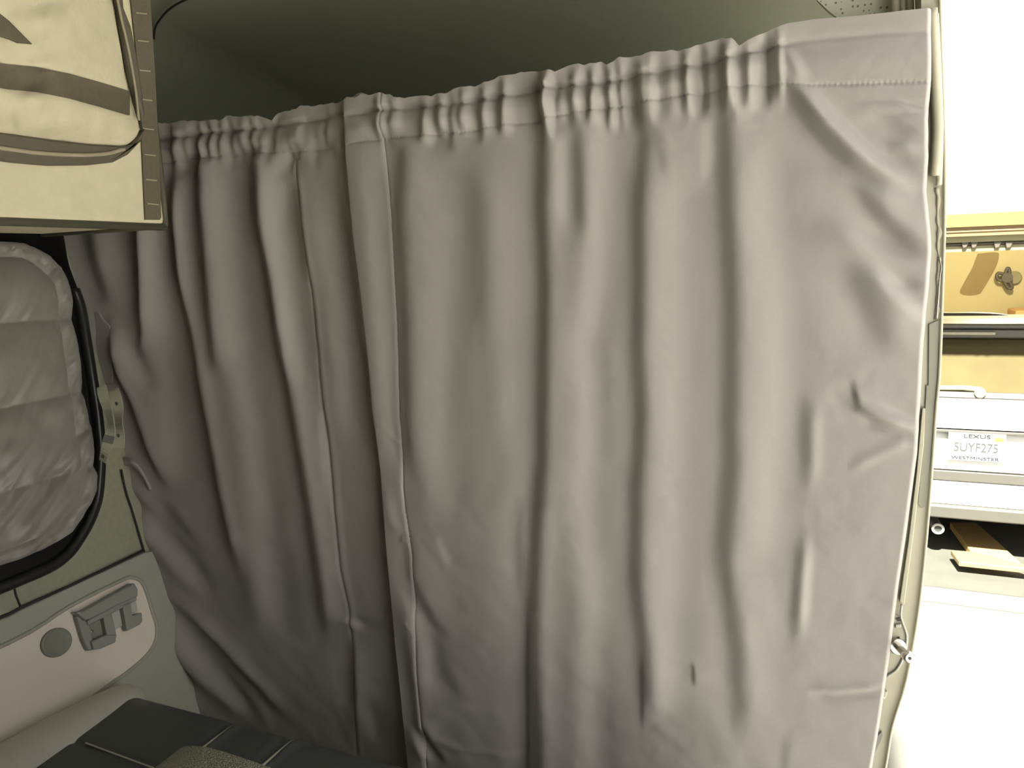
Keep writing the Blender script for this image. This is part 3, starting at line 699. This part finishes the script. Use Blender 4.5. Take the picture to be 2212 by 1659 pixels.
for i in range(13):
    for j in range(120):
        dd = (GXp - SX_[i, j]) ** 2 + (GYp - SYg[i, j]) ** 2; kk = np.argpartition(dd.ravel(), 6)[:6]; ww_ = 1 / (dd.ravel()[kk] + 4)
        SP[i, j] = PX(SX_[i, j], SYg[i, j], XB + (pf.ravel()[kk] * ww_).sum() / ww_.sum() + .0025)
grid('cross_strap', SP, 'strapd', pk)
def bulge(px, py):
    """pocket skin offset near a pixel"""
    k = np.argmin((GXp - px) ** 2 + (GYp - py) ** 2); return pf.reshape(-1)[k]
zb = MB()
lo_ = [(-420, 285), (16, 352), (100, 359), (180, 358), (235, 352), (268, 335), (296, 306), (302, 280)]
hi_ = [(302, 280), (276, 314), (250, 316), (180, 312), (100, 303), (16, 291), (-420, 235)]
pxp(zb, lo_ + hi_, .004, .016); zp = zb.build('zip_tape', 'zip', bg, bevel=.004)
zt_ = MB(); zt_.tube(smooth_path(onb([(-420, 262), (16, 322), (90, 331), (170, 335), (230, 332), (268, 322)], .017), 4), .0035, 8); zt_.build('zip_teeth', 'zipteeth', zp, smooth=True)
zz = MB(); pxp(zz, [(232, -40), (252, -40), (256, 20), (272, 60), (286, 130), (296, 200), (302, 250), (300, 285), (292, 240), (278, 195), (266, 140), (256, 80), (246, 20)], .004, .018); zs_ = zz.build('side_zip', 'zip', bg, bevel=.004)
zz = MB(); zz.tube(smooth_path(onb([(248, -30), (262, 40), (278, 110), (292, 190), (300, 260)], .019), 4), .0022, 8); zz.build('zip_teeth', 'zipteeth', zs_, smooth=True)
tr = MB(); q_ = [(-30, 10), (16, 46), (40, 70), (66, 96), (36, 93), (20, 86), (-30, 70)]
A_ = [PX(x, y, XB + bulge(max(x, -400), y) + .002) for x, y in q_]; tr.loft(A_, [a + eX * .004 for a in A_]); tr.build('pull_tab', 'strapd', pk)
# hanging strap from the roof
b = MB(); b.box((XB - .2, .4, zB + .61), (XB - .15, .44, zc)); b.build('hanging_strap', 'strapd', bg); b = MB(); b.box((XB - .2, .85, zB + .61), (XB - .15, .89, zc)); b.build('hanging_strap', 'strapd', bg)

# ------------------------------------------------------------------ right: door pillar with latch parts
inn = [(1990, -400), (1990, -140), (1990, 17), (1994, 180), (1990, 300), (1988, 400), (1992, 520), (1985, 640), (1975, 800), (1965, 930), (1940, 1100), (1925, 1200), (1905, 1350), (1880, 1480), (1855, 1600), (1845, 1659), (1815, 1850)]
b = MB(); oj2 = [PY(x, y, DJ) for x, y in smooth_path(outer, 4)]; ij2 = [PY(x, y, DJ) for x, y in smooth_path(inn, 4)]
n = len(oj2); P2 = np.zeros((n, 6, 3))
for i in range(n):
    a0, a1 = ij2[i], oj2[i]
    P2[i, 0] = a0 + np.array([0, .05, 0]); P2[i, 1] = a0; P2[i, 2] = a0 + (a1 - a0) * .5; P2[i, 3] = a1 - np.array([.003, 0, 0]); P2[i, 4] = a1 + np.array([0, .004, 0]); P2[i, 5] = a1 + np.array([0, .1, 0])
struct(grid('trim_11', P2, 'jamb', smooth=False))
# rolled seal down the outer edge, inner trim ridge, dark strip
b = MB(); b.tube(smooth_path([PY(x - 2.5, y, DJ - .004) for x, y in outer], 4), .0022, 8); struct(b.build('trim_12', 'seal', smooth=True))
b = MB(); b.tube(smooth_path([PY(x, y, DJ - .010) for x, y in [(2013, 20), (2018, 120), (2022, 190), (2026, 280), (2020, 380)]], 5), .007, 10); b.tube(smooth_path([PY(x, y, DJ - .010) for x, y in [(2021, 30), (2028, 180), (2031, 300), (2028, 400)]], 5), .004, 10)
struct(b.build('trim_13', 'seal', smooth=True))
b = MB(); b.prism([PY(x, y, DJ - .003) for x, y in [(2006, 700), (2030, 690), (2027, 800), (2021, 880), (2012, 990), (2000, 1095), (1990, 1098), (1982, 1088), (1994, 960), (2000, 840), (2000, 832), (2005, 832)]], (0, .003, 0)); struct(b.build('trim_14', 'jamb_d', bevel=.001))
b = MB(); b.prism([PY(x, y, DJ - .008) for x, y in [(1992, 882), (1999, 882), (1996, 960), (1978, 1120), (1965, 1220), (1954, 1305), (1949, 1306), (1943, 1300), (1962, 1170), (1980, 1020)]], (0, .006, 0)); struct(b.build('trim_15', 'seal', bevel=.001))
# crinkled strap-like door seal piece
wsl = thing('door_seal', PY(2024, 560, DJ - .002), 'crumpled glossy grey rubber door seal end beside the curtain, upper part of the pillar', 'door seal')
b = MB(); b.tube(smooth_path([PY(x, y, DJ - .001) for x, y in [(2023, 405), (2027, 430), (2025, 470), (2029, 500), (2026, 530), (2029, 566), (2027, 600), (2024, 650), (2025, 670), (2021, 690)]], 5), [(.0022 + .0007 * math.sin(i * .5) + .0007 * math.sin(i * 1.3)) for i in range(46)], 10); b.build('rubber_lip', 'seal', wsl, smooth=True)
b = MB(); b.tube(smooth_path([PY(x, y, DJ - .003) for x, y in [(2029, 555), (2033, 578), (2030, 600), (2027, 640), (2023, 690)]], 5), .0018, 8); b.build('metal_edge', 'steel', wsl, smooth=True)
lt = thing('striker_plate', PY(1940, 1395, DJ - .004), 'pale metal latch plate with a striker bolt on the door pillar', 'latch plate')
b = MB(); b.prism([PY(x, y, DJ - .005) for x, y in smooth_path([(1915, 1300), (1936, 1330), (1946, 1335), (1950, 1350), (1958, 1368), (1957, 1395), (1952, 1418), (1944, 1438), (1930, 1455), (1912, 1463), (1890, 1465), (1890, 1380)], 3)], (0, .005, 0)); b.build('plate', 'jamb', lt, bevel=.0015)
b = MB(); b.tube(smooth_path([PY(x, y, DJ - .007) for x, y in [(1948, 1306), (1946, 1330), (1952, 1350), (1959, 1372), (1957, 1400), (1950, 1424), (1936, 1448), (1914, 1462)]], 4), .0018, 8); b.build('plate_rim', 'latch_l', lt, smooth=True)
b = MB(); b.prism([PY(x, y, DJ - .008) for x, y in [(1936, 1337), (1944, 1334), (1950, 1346), (1946, 1342), (1938, 1342)]], (0, .002, 0)); b.build('slot', 'hole', lt); b = MB(); b.prism([PY(x, y, DJ - .007) for x, y in [(1927, 1380), (1931, 1386), (1928, 1412), (1924, 1404)]], (0, .002, 0)); b.build('slot', 'hole', lt); b = MB(); b.prism([PY(x, y, DJ - .007) for x, y in [(1938, 1377), (1944, 1377), (1941, 1383)]], (0, .002, 0)); b.build('slot', 'hole', lt)
b = MB(); b.prism([PY(x, y, DJ - .009) for x, y in [(1934, 1350), (1947, 1348), (1947, 1355), (1934, 1358)]], (0, .004, 0)); b.build('clip', 'latch_l', lt, bevel=.001)
q0 = PY(1938, 1395, DJ - .006); 
v = ray(1963, 1420); t_ = None
# the bolt stands straight out rearward, drooping slightly
q1 = PY(1963, 1420, DJ - .05)
ax = (q1 - q0) / np.linalg.norm(q1 - q0)
b = MB(); b.tube([q0 - ax * .004, q0 + ax * .006], .013, 24); b.build('washer', 'steel', lt, bevel=.0015)
b = MB(); b.tube([q0, q1], .0062, 20); b.tube([q1 - ax * .008, q1 + ax * .001, q1 + ax * .004], [.0085, .0085, .0065], 24); b.build('striker_bolt', 'steel', lt, bevel=.0008)
b = MB(); b.tube([q1 + ax * .0035, q1 + ax * .0045], .0026, 12); b.build('socket', 'hole', lt)
b = MB(); b.prism([PY(x, y, DJ - .006) for x, y in [(1902, 1494), (1917, 1494), (1916, 1502), (1912, 1510), (1900, 1512), (1896, 1500)]], (0, .005, 0))
sc_ = thing('screw_bracket', PY(1908, 1500, DJ - .004), 'small pale screw tab on the pillar just below the striker bolt', 'screw tab'); b.build('tab', 'jamb', sc_, bevel=.001)
q = PY(1905, 1505, DJ - .007); b = MB(); b.tube([q, q + np.array([0, -.004, 0])], .0036, 14); b.build('screw', 'steel', sc_, bevel=.0008)
b = MB(); b.prism([PY(x, y, DJ - .004) for x, y in smooth_path([(1905, 1580), (1908, 1590), (1902, 1606), (1892, 1625), (1886, 1648), (1884, 1659), (1876, 1650), (1880, 1620), (1888, 1595)], 3)], (0, .003, 0)); struct(b.build('trim_16', 'latch', bevel=.001))

# ------------------------------------------------------------------ outside
b = MB(); b.box((-9, -9, -.1), (10, 2.6, 0)); struct(b.build('driveway', 'driveway'))
b = MB(); b.box((.25, -9, -.05), (1.35, 2.55, .004)); struct(b.build('bounce_cut_strip', 'bounce_cut'))  # added dark strip out of view, cuts ground bounce onto the curtain
b = MB(); b.box((-9, 2.6, -.1), (10, 4.87, 0)); struct(b.build('dimmed_driveway', 'driveway_dim'))  # same driveway in a darkened colour, to hold down the sun's glare
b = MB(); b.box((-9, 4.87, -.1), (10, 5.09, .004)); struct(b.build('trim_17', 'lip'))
b = MB(); b.box((-4, 5.09, -.1), (10, 12, 0)); struct(b.build('garage_floor', 'gfloor'))
jl = MB(); jl.tube([(-6, 4.865, .001), (8, 4.865, .001)], .012, 6); jl.tube([(-6, 5.095, .004), (8, 5.095, .004)], .014, 6); struct(jl.build('trim_18', 'cargrey'))
GY = 5.2
zh = [PY(2045, y, GY)[2] for y in (465, 492, 512, 525, 533, 545)]
b = MB(); b.box((-9, GY, zh[0]), (10, GY + .2, 6.5)); struct(b.build('garage_wall', 'stucco'))
b = MB(); b.box((-9, GY, 0), (-2.0, GY + .2, zh[0])); struct(b.build('garage_wall', 'stucco'))
b = MB(); b.box((4.5, GY, 0), (10, GY + .2, zh[0])); struct(b.build('garage_wall', 'stucco'))
b = MB(); b.box((-2.0, GY - .03, zh[1]), (4.5, GY + .2, zh[0] + .002)); struct(b.build('garage_header', 'beam_y'))
b = MB(); b.box((-2.0, GY - .01, zh[2]), (4.5, GY + .2, zh[1])); struct(b.build('garage_header', 'beam_o'))
b = MB(); b.tube([(-2, GY - .012, (zh[1] + zh[2]) / 2), (4.5, GY - .012, (zh[1] + zh[2]) / 2)], .006, 6); struct(b.build('trim_19', 'patch'))
b = MB(); b.box((-2.0, GY + .02, zh[3]), (4.5, GY + .2, zh[2])); b.box((-2.0, GY + .05, zh[5]), (4.5, GY + .22, zh[4])); struct(b.build('garage_header', 'cream'))
dr = thing('garage_door', (1.2, GY + .1, zh[4]), 'raised garage door edge with a weather strip, directly under the timber header', 'garage door')
b = MB(); b.box((-2.0, GY + .06, zh[4]), (4.5, GY + .10, zh[3])); b.build('bottom_rail', 'cream', dr)
b = MB(); b.tube([(-2, GY + .045, (zh[3] + zh[4]) / 2), (4.5, GY + .045, (zh[3] + zh[4]) / 2)], .006, 8); b.build('weather_strip', 'gdark', dr)
for x_ in (2085, 2105, 2155, 2180):
    q = PY(x_, 529, GY + .03); b = MB(); b.prism([q + np.array([-.02, 0, .02]), q + np.array([.02, 0, .02]), q + np.array([.008, 0, -.016]), q + np.array([-.012, 0, -.02])], (0, .03, 0)); b.build('bracket', 'gdark', dr, bevel=.003)
b = MB(); b.box((-4, 10.0, 0), (10, 10.1, 4)); struct(b.build('garage_wall', 'gwall'))
b = MB(); b.box((-2.2, GY + .2, 0), (-2.1, 10, 4)); struct(b.build('garage_wall', 'gwall'))
b = MB(); b.box((5.5, GY + .2, 0), (5.6, 10, 4)); struct(b.build('garage_wall', 'gwall'))
b = MB(); b.box((-2.2, GY + .2, 3.0), (5.6, 10.1, 3.05)); struct(b.build('garage_ceiling', 'gwall'))
b = MB(); b.prism([PY(x, y, 9.995) for x, y in smooth_path([(2112, 548), (2150, 545), (2158, 552), (2150, 580), (2122, 628), (2112, 636), (2090, 638), (2074, 632), (2082, 612), (2100, 580)], 4)], (0, .006, 0)); struct(b.build('trim_20', 'patch'))
hk = thing('wall_hook', PY(2175, 600, 9.95), 'dark three-looped metal hook on a round plate on the garage back wall', 'hook')
q = PY(2190, 600, 9.99); b = MB(); b.tube([q, q - np.array([0, .03, 0])], .075, 24); b.build('plate', 'cream', hk, bevel=.01)
q = PY(2174, 600, 9.93); b = MB(); b.tube([q, q - np.array([0, .05, 0])], .055, 16); b.build('hub', 'gdark', hk)
for path in ([(2172, 602), (2172, 590), (2177, 579), (2181, 586), (2178, 598)], [(2172, 602), (2160, 606), (2153, 598), (2157, 590), (2170, 593)], [(2168, 606), (2178, 622), (2186, 622), (2183, 612), (2172, 604)]):
    b = MB(); b.tube(smooth_path([PY(x, y, 9.9) for x, y in path], 5), .018, 8); b.build('loop', 'gdark', hk, smooth=True)
bxo = MB(); lo3 = PY(2183, 700, 9.7); hi3 = PY(2240, 668, 9.7)
bxo.box((lo3[0], 9.5, 0), (lo3[0] + .5, 9.9, hi3[2])); bo_ = bxo.build('cardboard_box', 'box', bevel=.01); tag(bo_, 'orange-brown cardboard box at the back of the garage, right edge of the view', 'box')

# ---- white SUV, rear end to the driveway
CYR = 5.6
XL, XR = .06, 1.96
sv = thing('parked_car', (1.01, CYR + 2.3, 0), 'white hatchback car parked tail-out in the open garage', 'car')
cz = lambda py: PY(2108, py, CYR)[2]
def body_prof():
    return [(CYR + .28, cz(1125) + .01), (CYR + .02, cz(1095)), (CYR - .03, cz(1042)), (CYR + .0, cz(1036)), (CYR - .0, cz(1020)), (CYR - .03, cz(1014)), (CYR + .02, cz(936)), (CYR + .03, cz(930)), (CYR - .02, cz(926)), (CYR + .02, cz(862)), (CYR + .07, cz(855)), (CYR + .32, cz(738)), (CYR + .34, cz(706)),
            (CYR + .7, cz(703)), (CYR + 1.2, cz(711)), (CYR + 1.9, cz(742)), (CYR + 2.3, cz(770)), (CYR + 3.2, cz(880)), (CYR + 4.5, cz(900)), (CYR + 4.7, cz(1000)), (CYR + 4.65, cz(1110))]
pr = body_prof(); secs = []
for x in (XL, XL + .05, XL + .16, XR - .16, XR - .05, XR):
    k = 0 if XL + .1 < x < XR - .1 else (.5 if XL + .02 < x < XR - .02 else 1)
    s_ = []
    for (y, z) in pr:
        tum = .16 * k * max(0, (z - 1.15) / .6)
        yy = CYR + 2.35 + (y - CYR - 2.35) * (1 - .03 * k); xx = x + (tum if x < 1 else -tum)
        s_.append((xx, yy, z))
    secs.append(s_)
b = MB(); npf = len(pr); vs = [q for s_ in secs for q in s_]
fs = [tuple(range(npf)), tuple(reversed(range((len(secs) - 1) * npf, len(secs) * npf)))] + [(i * npf + k, i * npf + (k + 1) % npf, (i + 1) * npf + (k + 1) % npf, (i + 1) * npf + k) for i in range(len(secs) - 1) for k in range(npf)]
b.add(vs, fs); body = b.build('body', 'carpaint', sv, bevel=.01)
b = MB(); b.prism([(XL + .15, CYR + .055, cz(856)), (XR - .15, CYR + .055, cz(856)), (XR - .24, CYR + .305, cz(741)), (XL + .24, CYR + .305, cz(741))], (0, -.02, -.005)); b.build('rear_window', 'carglass', sv, bevel=.004)
b = MB(); b.prism([(XL + .16, CYR + .03, cz(861)), (XR - .16, CYR + .03, cz(861)), (XR - .16, CYR + .045, cz(849)), (XL + .16, CYR + .045, cz(849))], (0, -.02, 0)); b.build('window_trim', 'cargrey', sv, bevel=.004)
sp_ = MB(); sp_.box((XL + .2, CYR + .16, cz(716)), (XR - .2, CYR + .6, cz(704))); s1 = sp_.build('spoiler', 'cargrey', sv, bevel=.015)
sp_ = MB(); sp_.box((XL + .2, CYR + .165, cz(736)), (XR - .2, CYR + .35, cz(717))); sp_.build('spoiler_base', 'carblack', s1, bevel=.008)
bl_ = MB(); q0 = PY(2030, 725, CYR + .16); q1 = PY(2150, 727, CYR + .16); bl_.box((q0[0], CYR + .15, cz(728) - .004), (q1[0], CYR + .17, cz(722))); bl_.build('brake_light', 'lamp', sv, bevel=.006)
b = MB(); b.box((XL + .02, CYR - .035, cz(1040)), (XR - .02, CYR + .1, cz(1018))); b.build('bumper_strip', 'cargrey', sv, bevel=.006)
b = MB(); b.box((XL + .06, CYR - .02, cz(1124)), (XR - .06, CYR + .35, cz(1096))); b.build('lower_valance', 'cargrey', sv, bevel=.012)
b = MB(); b.box((XL + .25, CYR - .035, cz(935)), (XR - .25, CYR + .02, cz(929))); b.build('tailgate_handle', 'cargrey', sv, bevel=.004)
wp = MB(); wp.tube([PY(2022, 838, CYR + .04), PY(2080, 838, CYR + .04), PY(2118, 842, CYR + .04), PY(2127, 846, CYR + .045)], [.018, .018, .02, .012], 10); w1 = wp.build('wiper_arm', 'lamp', sv, smooth=True)
wp = MB(); wp.tube([PY(2022, 846, CYR + .05), PY(2110, 848, CYR + .05)], .01, 8); wp.build('wiper_blade', 'carblack', w1, smooth=True)
q = PY(2116, 848, CYR + .03); wp = MB(); wp.tube([q, q - np.array([0, .03, 0])], .034, 16); wp.build('wiper_pivot', 'lamp', w1, bevel=.006)
for path in ([(XL + .3, 1.0, .075), ], [(XR - .3, 1.0, .075)]):
    x_ = path[0][0]
    rr_ = MB(); rr_.tube(smooth_path([(x_, CYR + .6, cz(704)), (x_, CYR + .75, cz(694)), (x_, CYR + 1.2, cz(700)), (x_, CYR + 1.8, cz(728)), (x_, CYR + 1.95, cz(744))], 5), .022, 10); rr_.build('roof_rail', 'carblack', sv, smooth=True)
rr_ = MB(); rr_.tube(smooth_path([PY(x, y, CYR + .95) for x, y in [(1900, 676), (2000, 678), (2042, 682), (2100, 682), (2150, 684), (2185, 690), (2215, 706)]], 4), .028, 10); rr_.build('roof_bar', 'carblack', sv, smooth=True)
ep = MB(); q = PY(2026, 1142, CYR + .08)
ep.tube([q + np.array([-.05, .6, .02]), q], .036, 20); e1 = ep.build('exhaust_pipe', 'cargrey', sv, smooth=True)
rim_ = MB(); ring_pts = [q + np.array([.032 * math.cos(t), -.004, .032 * math.sin(t)]) for t in np.linspace(0, 2 * math.pi, 25)]; rim_.tube(ring_pts, .009, 8); rim_.build('pipe_rim', 'latch_l', e1, smooth=True)
ih = MB(); ih.tube([q - np.array([0, .002, 0]), q - np.array([0, .004, 0])], .022, 16); ih.build('pipe_bore', 'hole', e1)
for x_ in (XL + .02, XR - .24):
    for y_ in (CYR + .95, CYR + 3.75):
        w_ = MB(); w_.tube([(x_, y_, .34), (x_ + .02, y_, .34), (x_ + .20, y_, .34), (x_ + .22, y_, .34)], [.32, .34, .34, .32], 36); wo = w_.build('wheel', 'tyre', sv, smooth=True)
        h_ = MB(); h_.tube([(x_ - .004, y_, .34), (x_ + .224, y_, .34)], .2, 24); h_.build('rim', 'latch_l', wo)
b = MB(); b.box((XL + .3, CYR + .3, .30), (XR - .3, CYR + 4.3, .42)); b.build('underbody', 'tyre', sv)
# licence plate
pc_ = PY(2107, 964, CYR - .02); pw_ = .157; ph_ = .088
pt = MB(); pt.box((pc_[0] - pw_, CYR - .05, pc_[2] - ph_), (pc_[0] + pw_, CYR + .02, pc_[2] + ph_)); po = pt.build('license_plate', 'plate', sv, bevel=.004)
fr = MB()
for lo4, hi4 in (((-1.03, .99), (1.03, 1.04)), ((-1.03, -1.04), (1.03, -.99)), ((-1.035, -1.03), (-1.0, 1.03)), ((1.0, -1.03), (1.035, 1.03))):
    fr.box((pc_[0] + lo4[0] * pw_, CYR - .053, pc_[2] + lo4[1] * ph_), (pc_[0] + hi4[0] * pw_, CYR - .03, pc_[2] + hi4[1] * ph_))
fr.build('plate_frame', 'plate', po)
def text(s, size, cx_, cz_, m, sx=1.0, name='lettering'):
    cu = bpy.data.curves.new(name, 'FONT'); cu.body = s; cu.size = size; cu.align_x = 'CENTER'; cu.align_y = 'CENTER'; cu.extrude = .0012
    tmp = bpy.data.objects.new('tmp', cu); COL.objects.link(tmp)
    bpy.context.view_layer.update()
    me = bpy.data.meshes.new_from_object(tmp.evaluated_get(bpy.context.evaluated_depsgraph_get()))
    bpy.data.objects.remove(tmp)
    T = Matrix.Translation((cx_, CYR - .0525, cz_)) @ Matrix.Rotation(math.pi / 2, 4, 'X') @ Matrix.Diagonal((sx, 1, 1, 1))
    me.transform(T); me.materials.clear(); me.materials.append(MT[m])
    o = bpy.data.objects.new(name, me); COL.objects.link(o); setp(o, po); return o
text('LEXUS', .032, pc_[0] + .0, pc_[2] + ph_ - .016, 'letters', 1.7)
text('5UYF275', .085, pc_[0] - .002, pc_[2] - .004, 'letters_f', .80)
text('WESTMINSTER', .030, pc_[0] - .004, pc_[2] - ph_ + .012, 'letters_b', 1.38)
st_ = MB(); st_.box((pc_[0] + .10, CYR - .0525, pc_[2] + .045), (pc_[0] + .15, CYR - .05, pc_[2] + .072)); st_.build('registration_sticker', 'yellowtag', po)

# ---- pine ramp boards on the garage floor
def plank(name, pix, th_, m, label):
    b = MB(); b.prism([PZ(x, y, th_) - np.array([0, 0, th_]) for x, y in pix], (0, 0, th_)); o = b.build(name, m, None, bevel=.006); tag(o, label, 'board'); return o
plank('wooden_board', [(2052, 1128), (2108, 1128), (2158, 1172), (2204, 1214), (2100, 1194)], .05, 'pine', 'orange-brown pine board running out from under the white car')
b = MB(); b.prism([PZ(x, y, .09) - np.array([0, 0, .035]) for x, y in [(2054, 1188), (2100, 1191), (2150, 1202), (2222, 1222), (2250, 1230), (2222, 1229), (2072, 1213)]], (0, 0, .035))
tag(b.build('wooden_board', 'pine2', None, bevel=.006), 'pale pine board lying across the end of the darker board', 'board')

# ------------------------------------------------------------------ light
w = bpy.data.worlds.new('world'); SC.world = w; w.use_nodes = True
nt = w.node_tree; bgN = nt.nodes['Background']
sky = nt.nodes.new('ShaderNodeTexSky'); sky.sky_type = 'PREETHAM'; sky.turbidity = 4; sky.sun_direction = (-.05, -.6, .8)
bgN.inputs['Color'].default_value = (1.0, .985, .93, 1); bgN.inputs['Strength'].default_value = .32
nt.nodes.remove(sky)
sun = bpy.data.lights.new('sun', 'SUN'); sun.energy = 7; sun.angle = .03; sun.color = (1, .96, .86)
so = bpy.data.objects.new('sun', sun); COL.objects.link(so); so.rotation_euler = Vector((.04, .62, -.78)).to_track_quat('-Z', 'Y').to_euler(); so.location = (0, -5, 9)
# daylight gathered at the open sliding door (portal, no light of its own)
pa = bpy.data.lights.new('door_daylight_portal', 'AREA'); pa.shape = 'RECTANGLE'; pa.size = 1.15; pa.size_y = 1.55
po_ = bpy.data.objects.new('door_daylight_portal', pa); COL.objects.link(po_); po_.location = (.24, .66, 1.65); po_.rotation_euler = Vector((-1, 0, 0)).to_track_quat('-Z', 'Y').to_euler()
pa.cycles.is_portal = True
gl = bpy.data.lights.new('garage_fill', 'POINT'); gl.energy = 60; gl.color = (1, .9, .62); gl.shadow_soft_size = .12  # added fill light without a fixture, brightens the garage interior
go = bpy.data.objects.new('garage_fill', gl); COL.objects.link(go); go.location = (1.6, 7.8, 2.85)

SC.view_settings.view_transform = 'Standard'
SC.view_settings.look = 'None'
SC.view_settings.exposure = 2.72
SC.cycles.use_denoising = True
SC.cycles.max_bounces = 8; SC.cycles.diffuse_bounces = 4
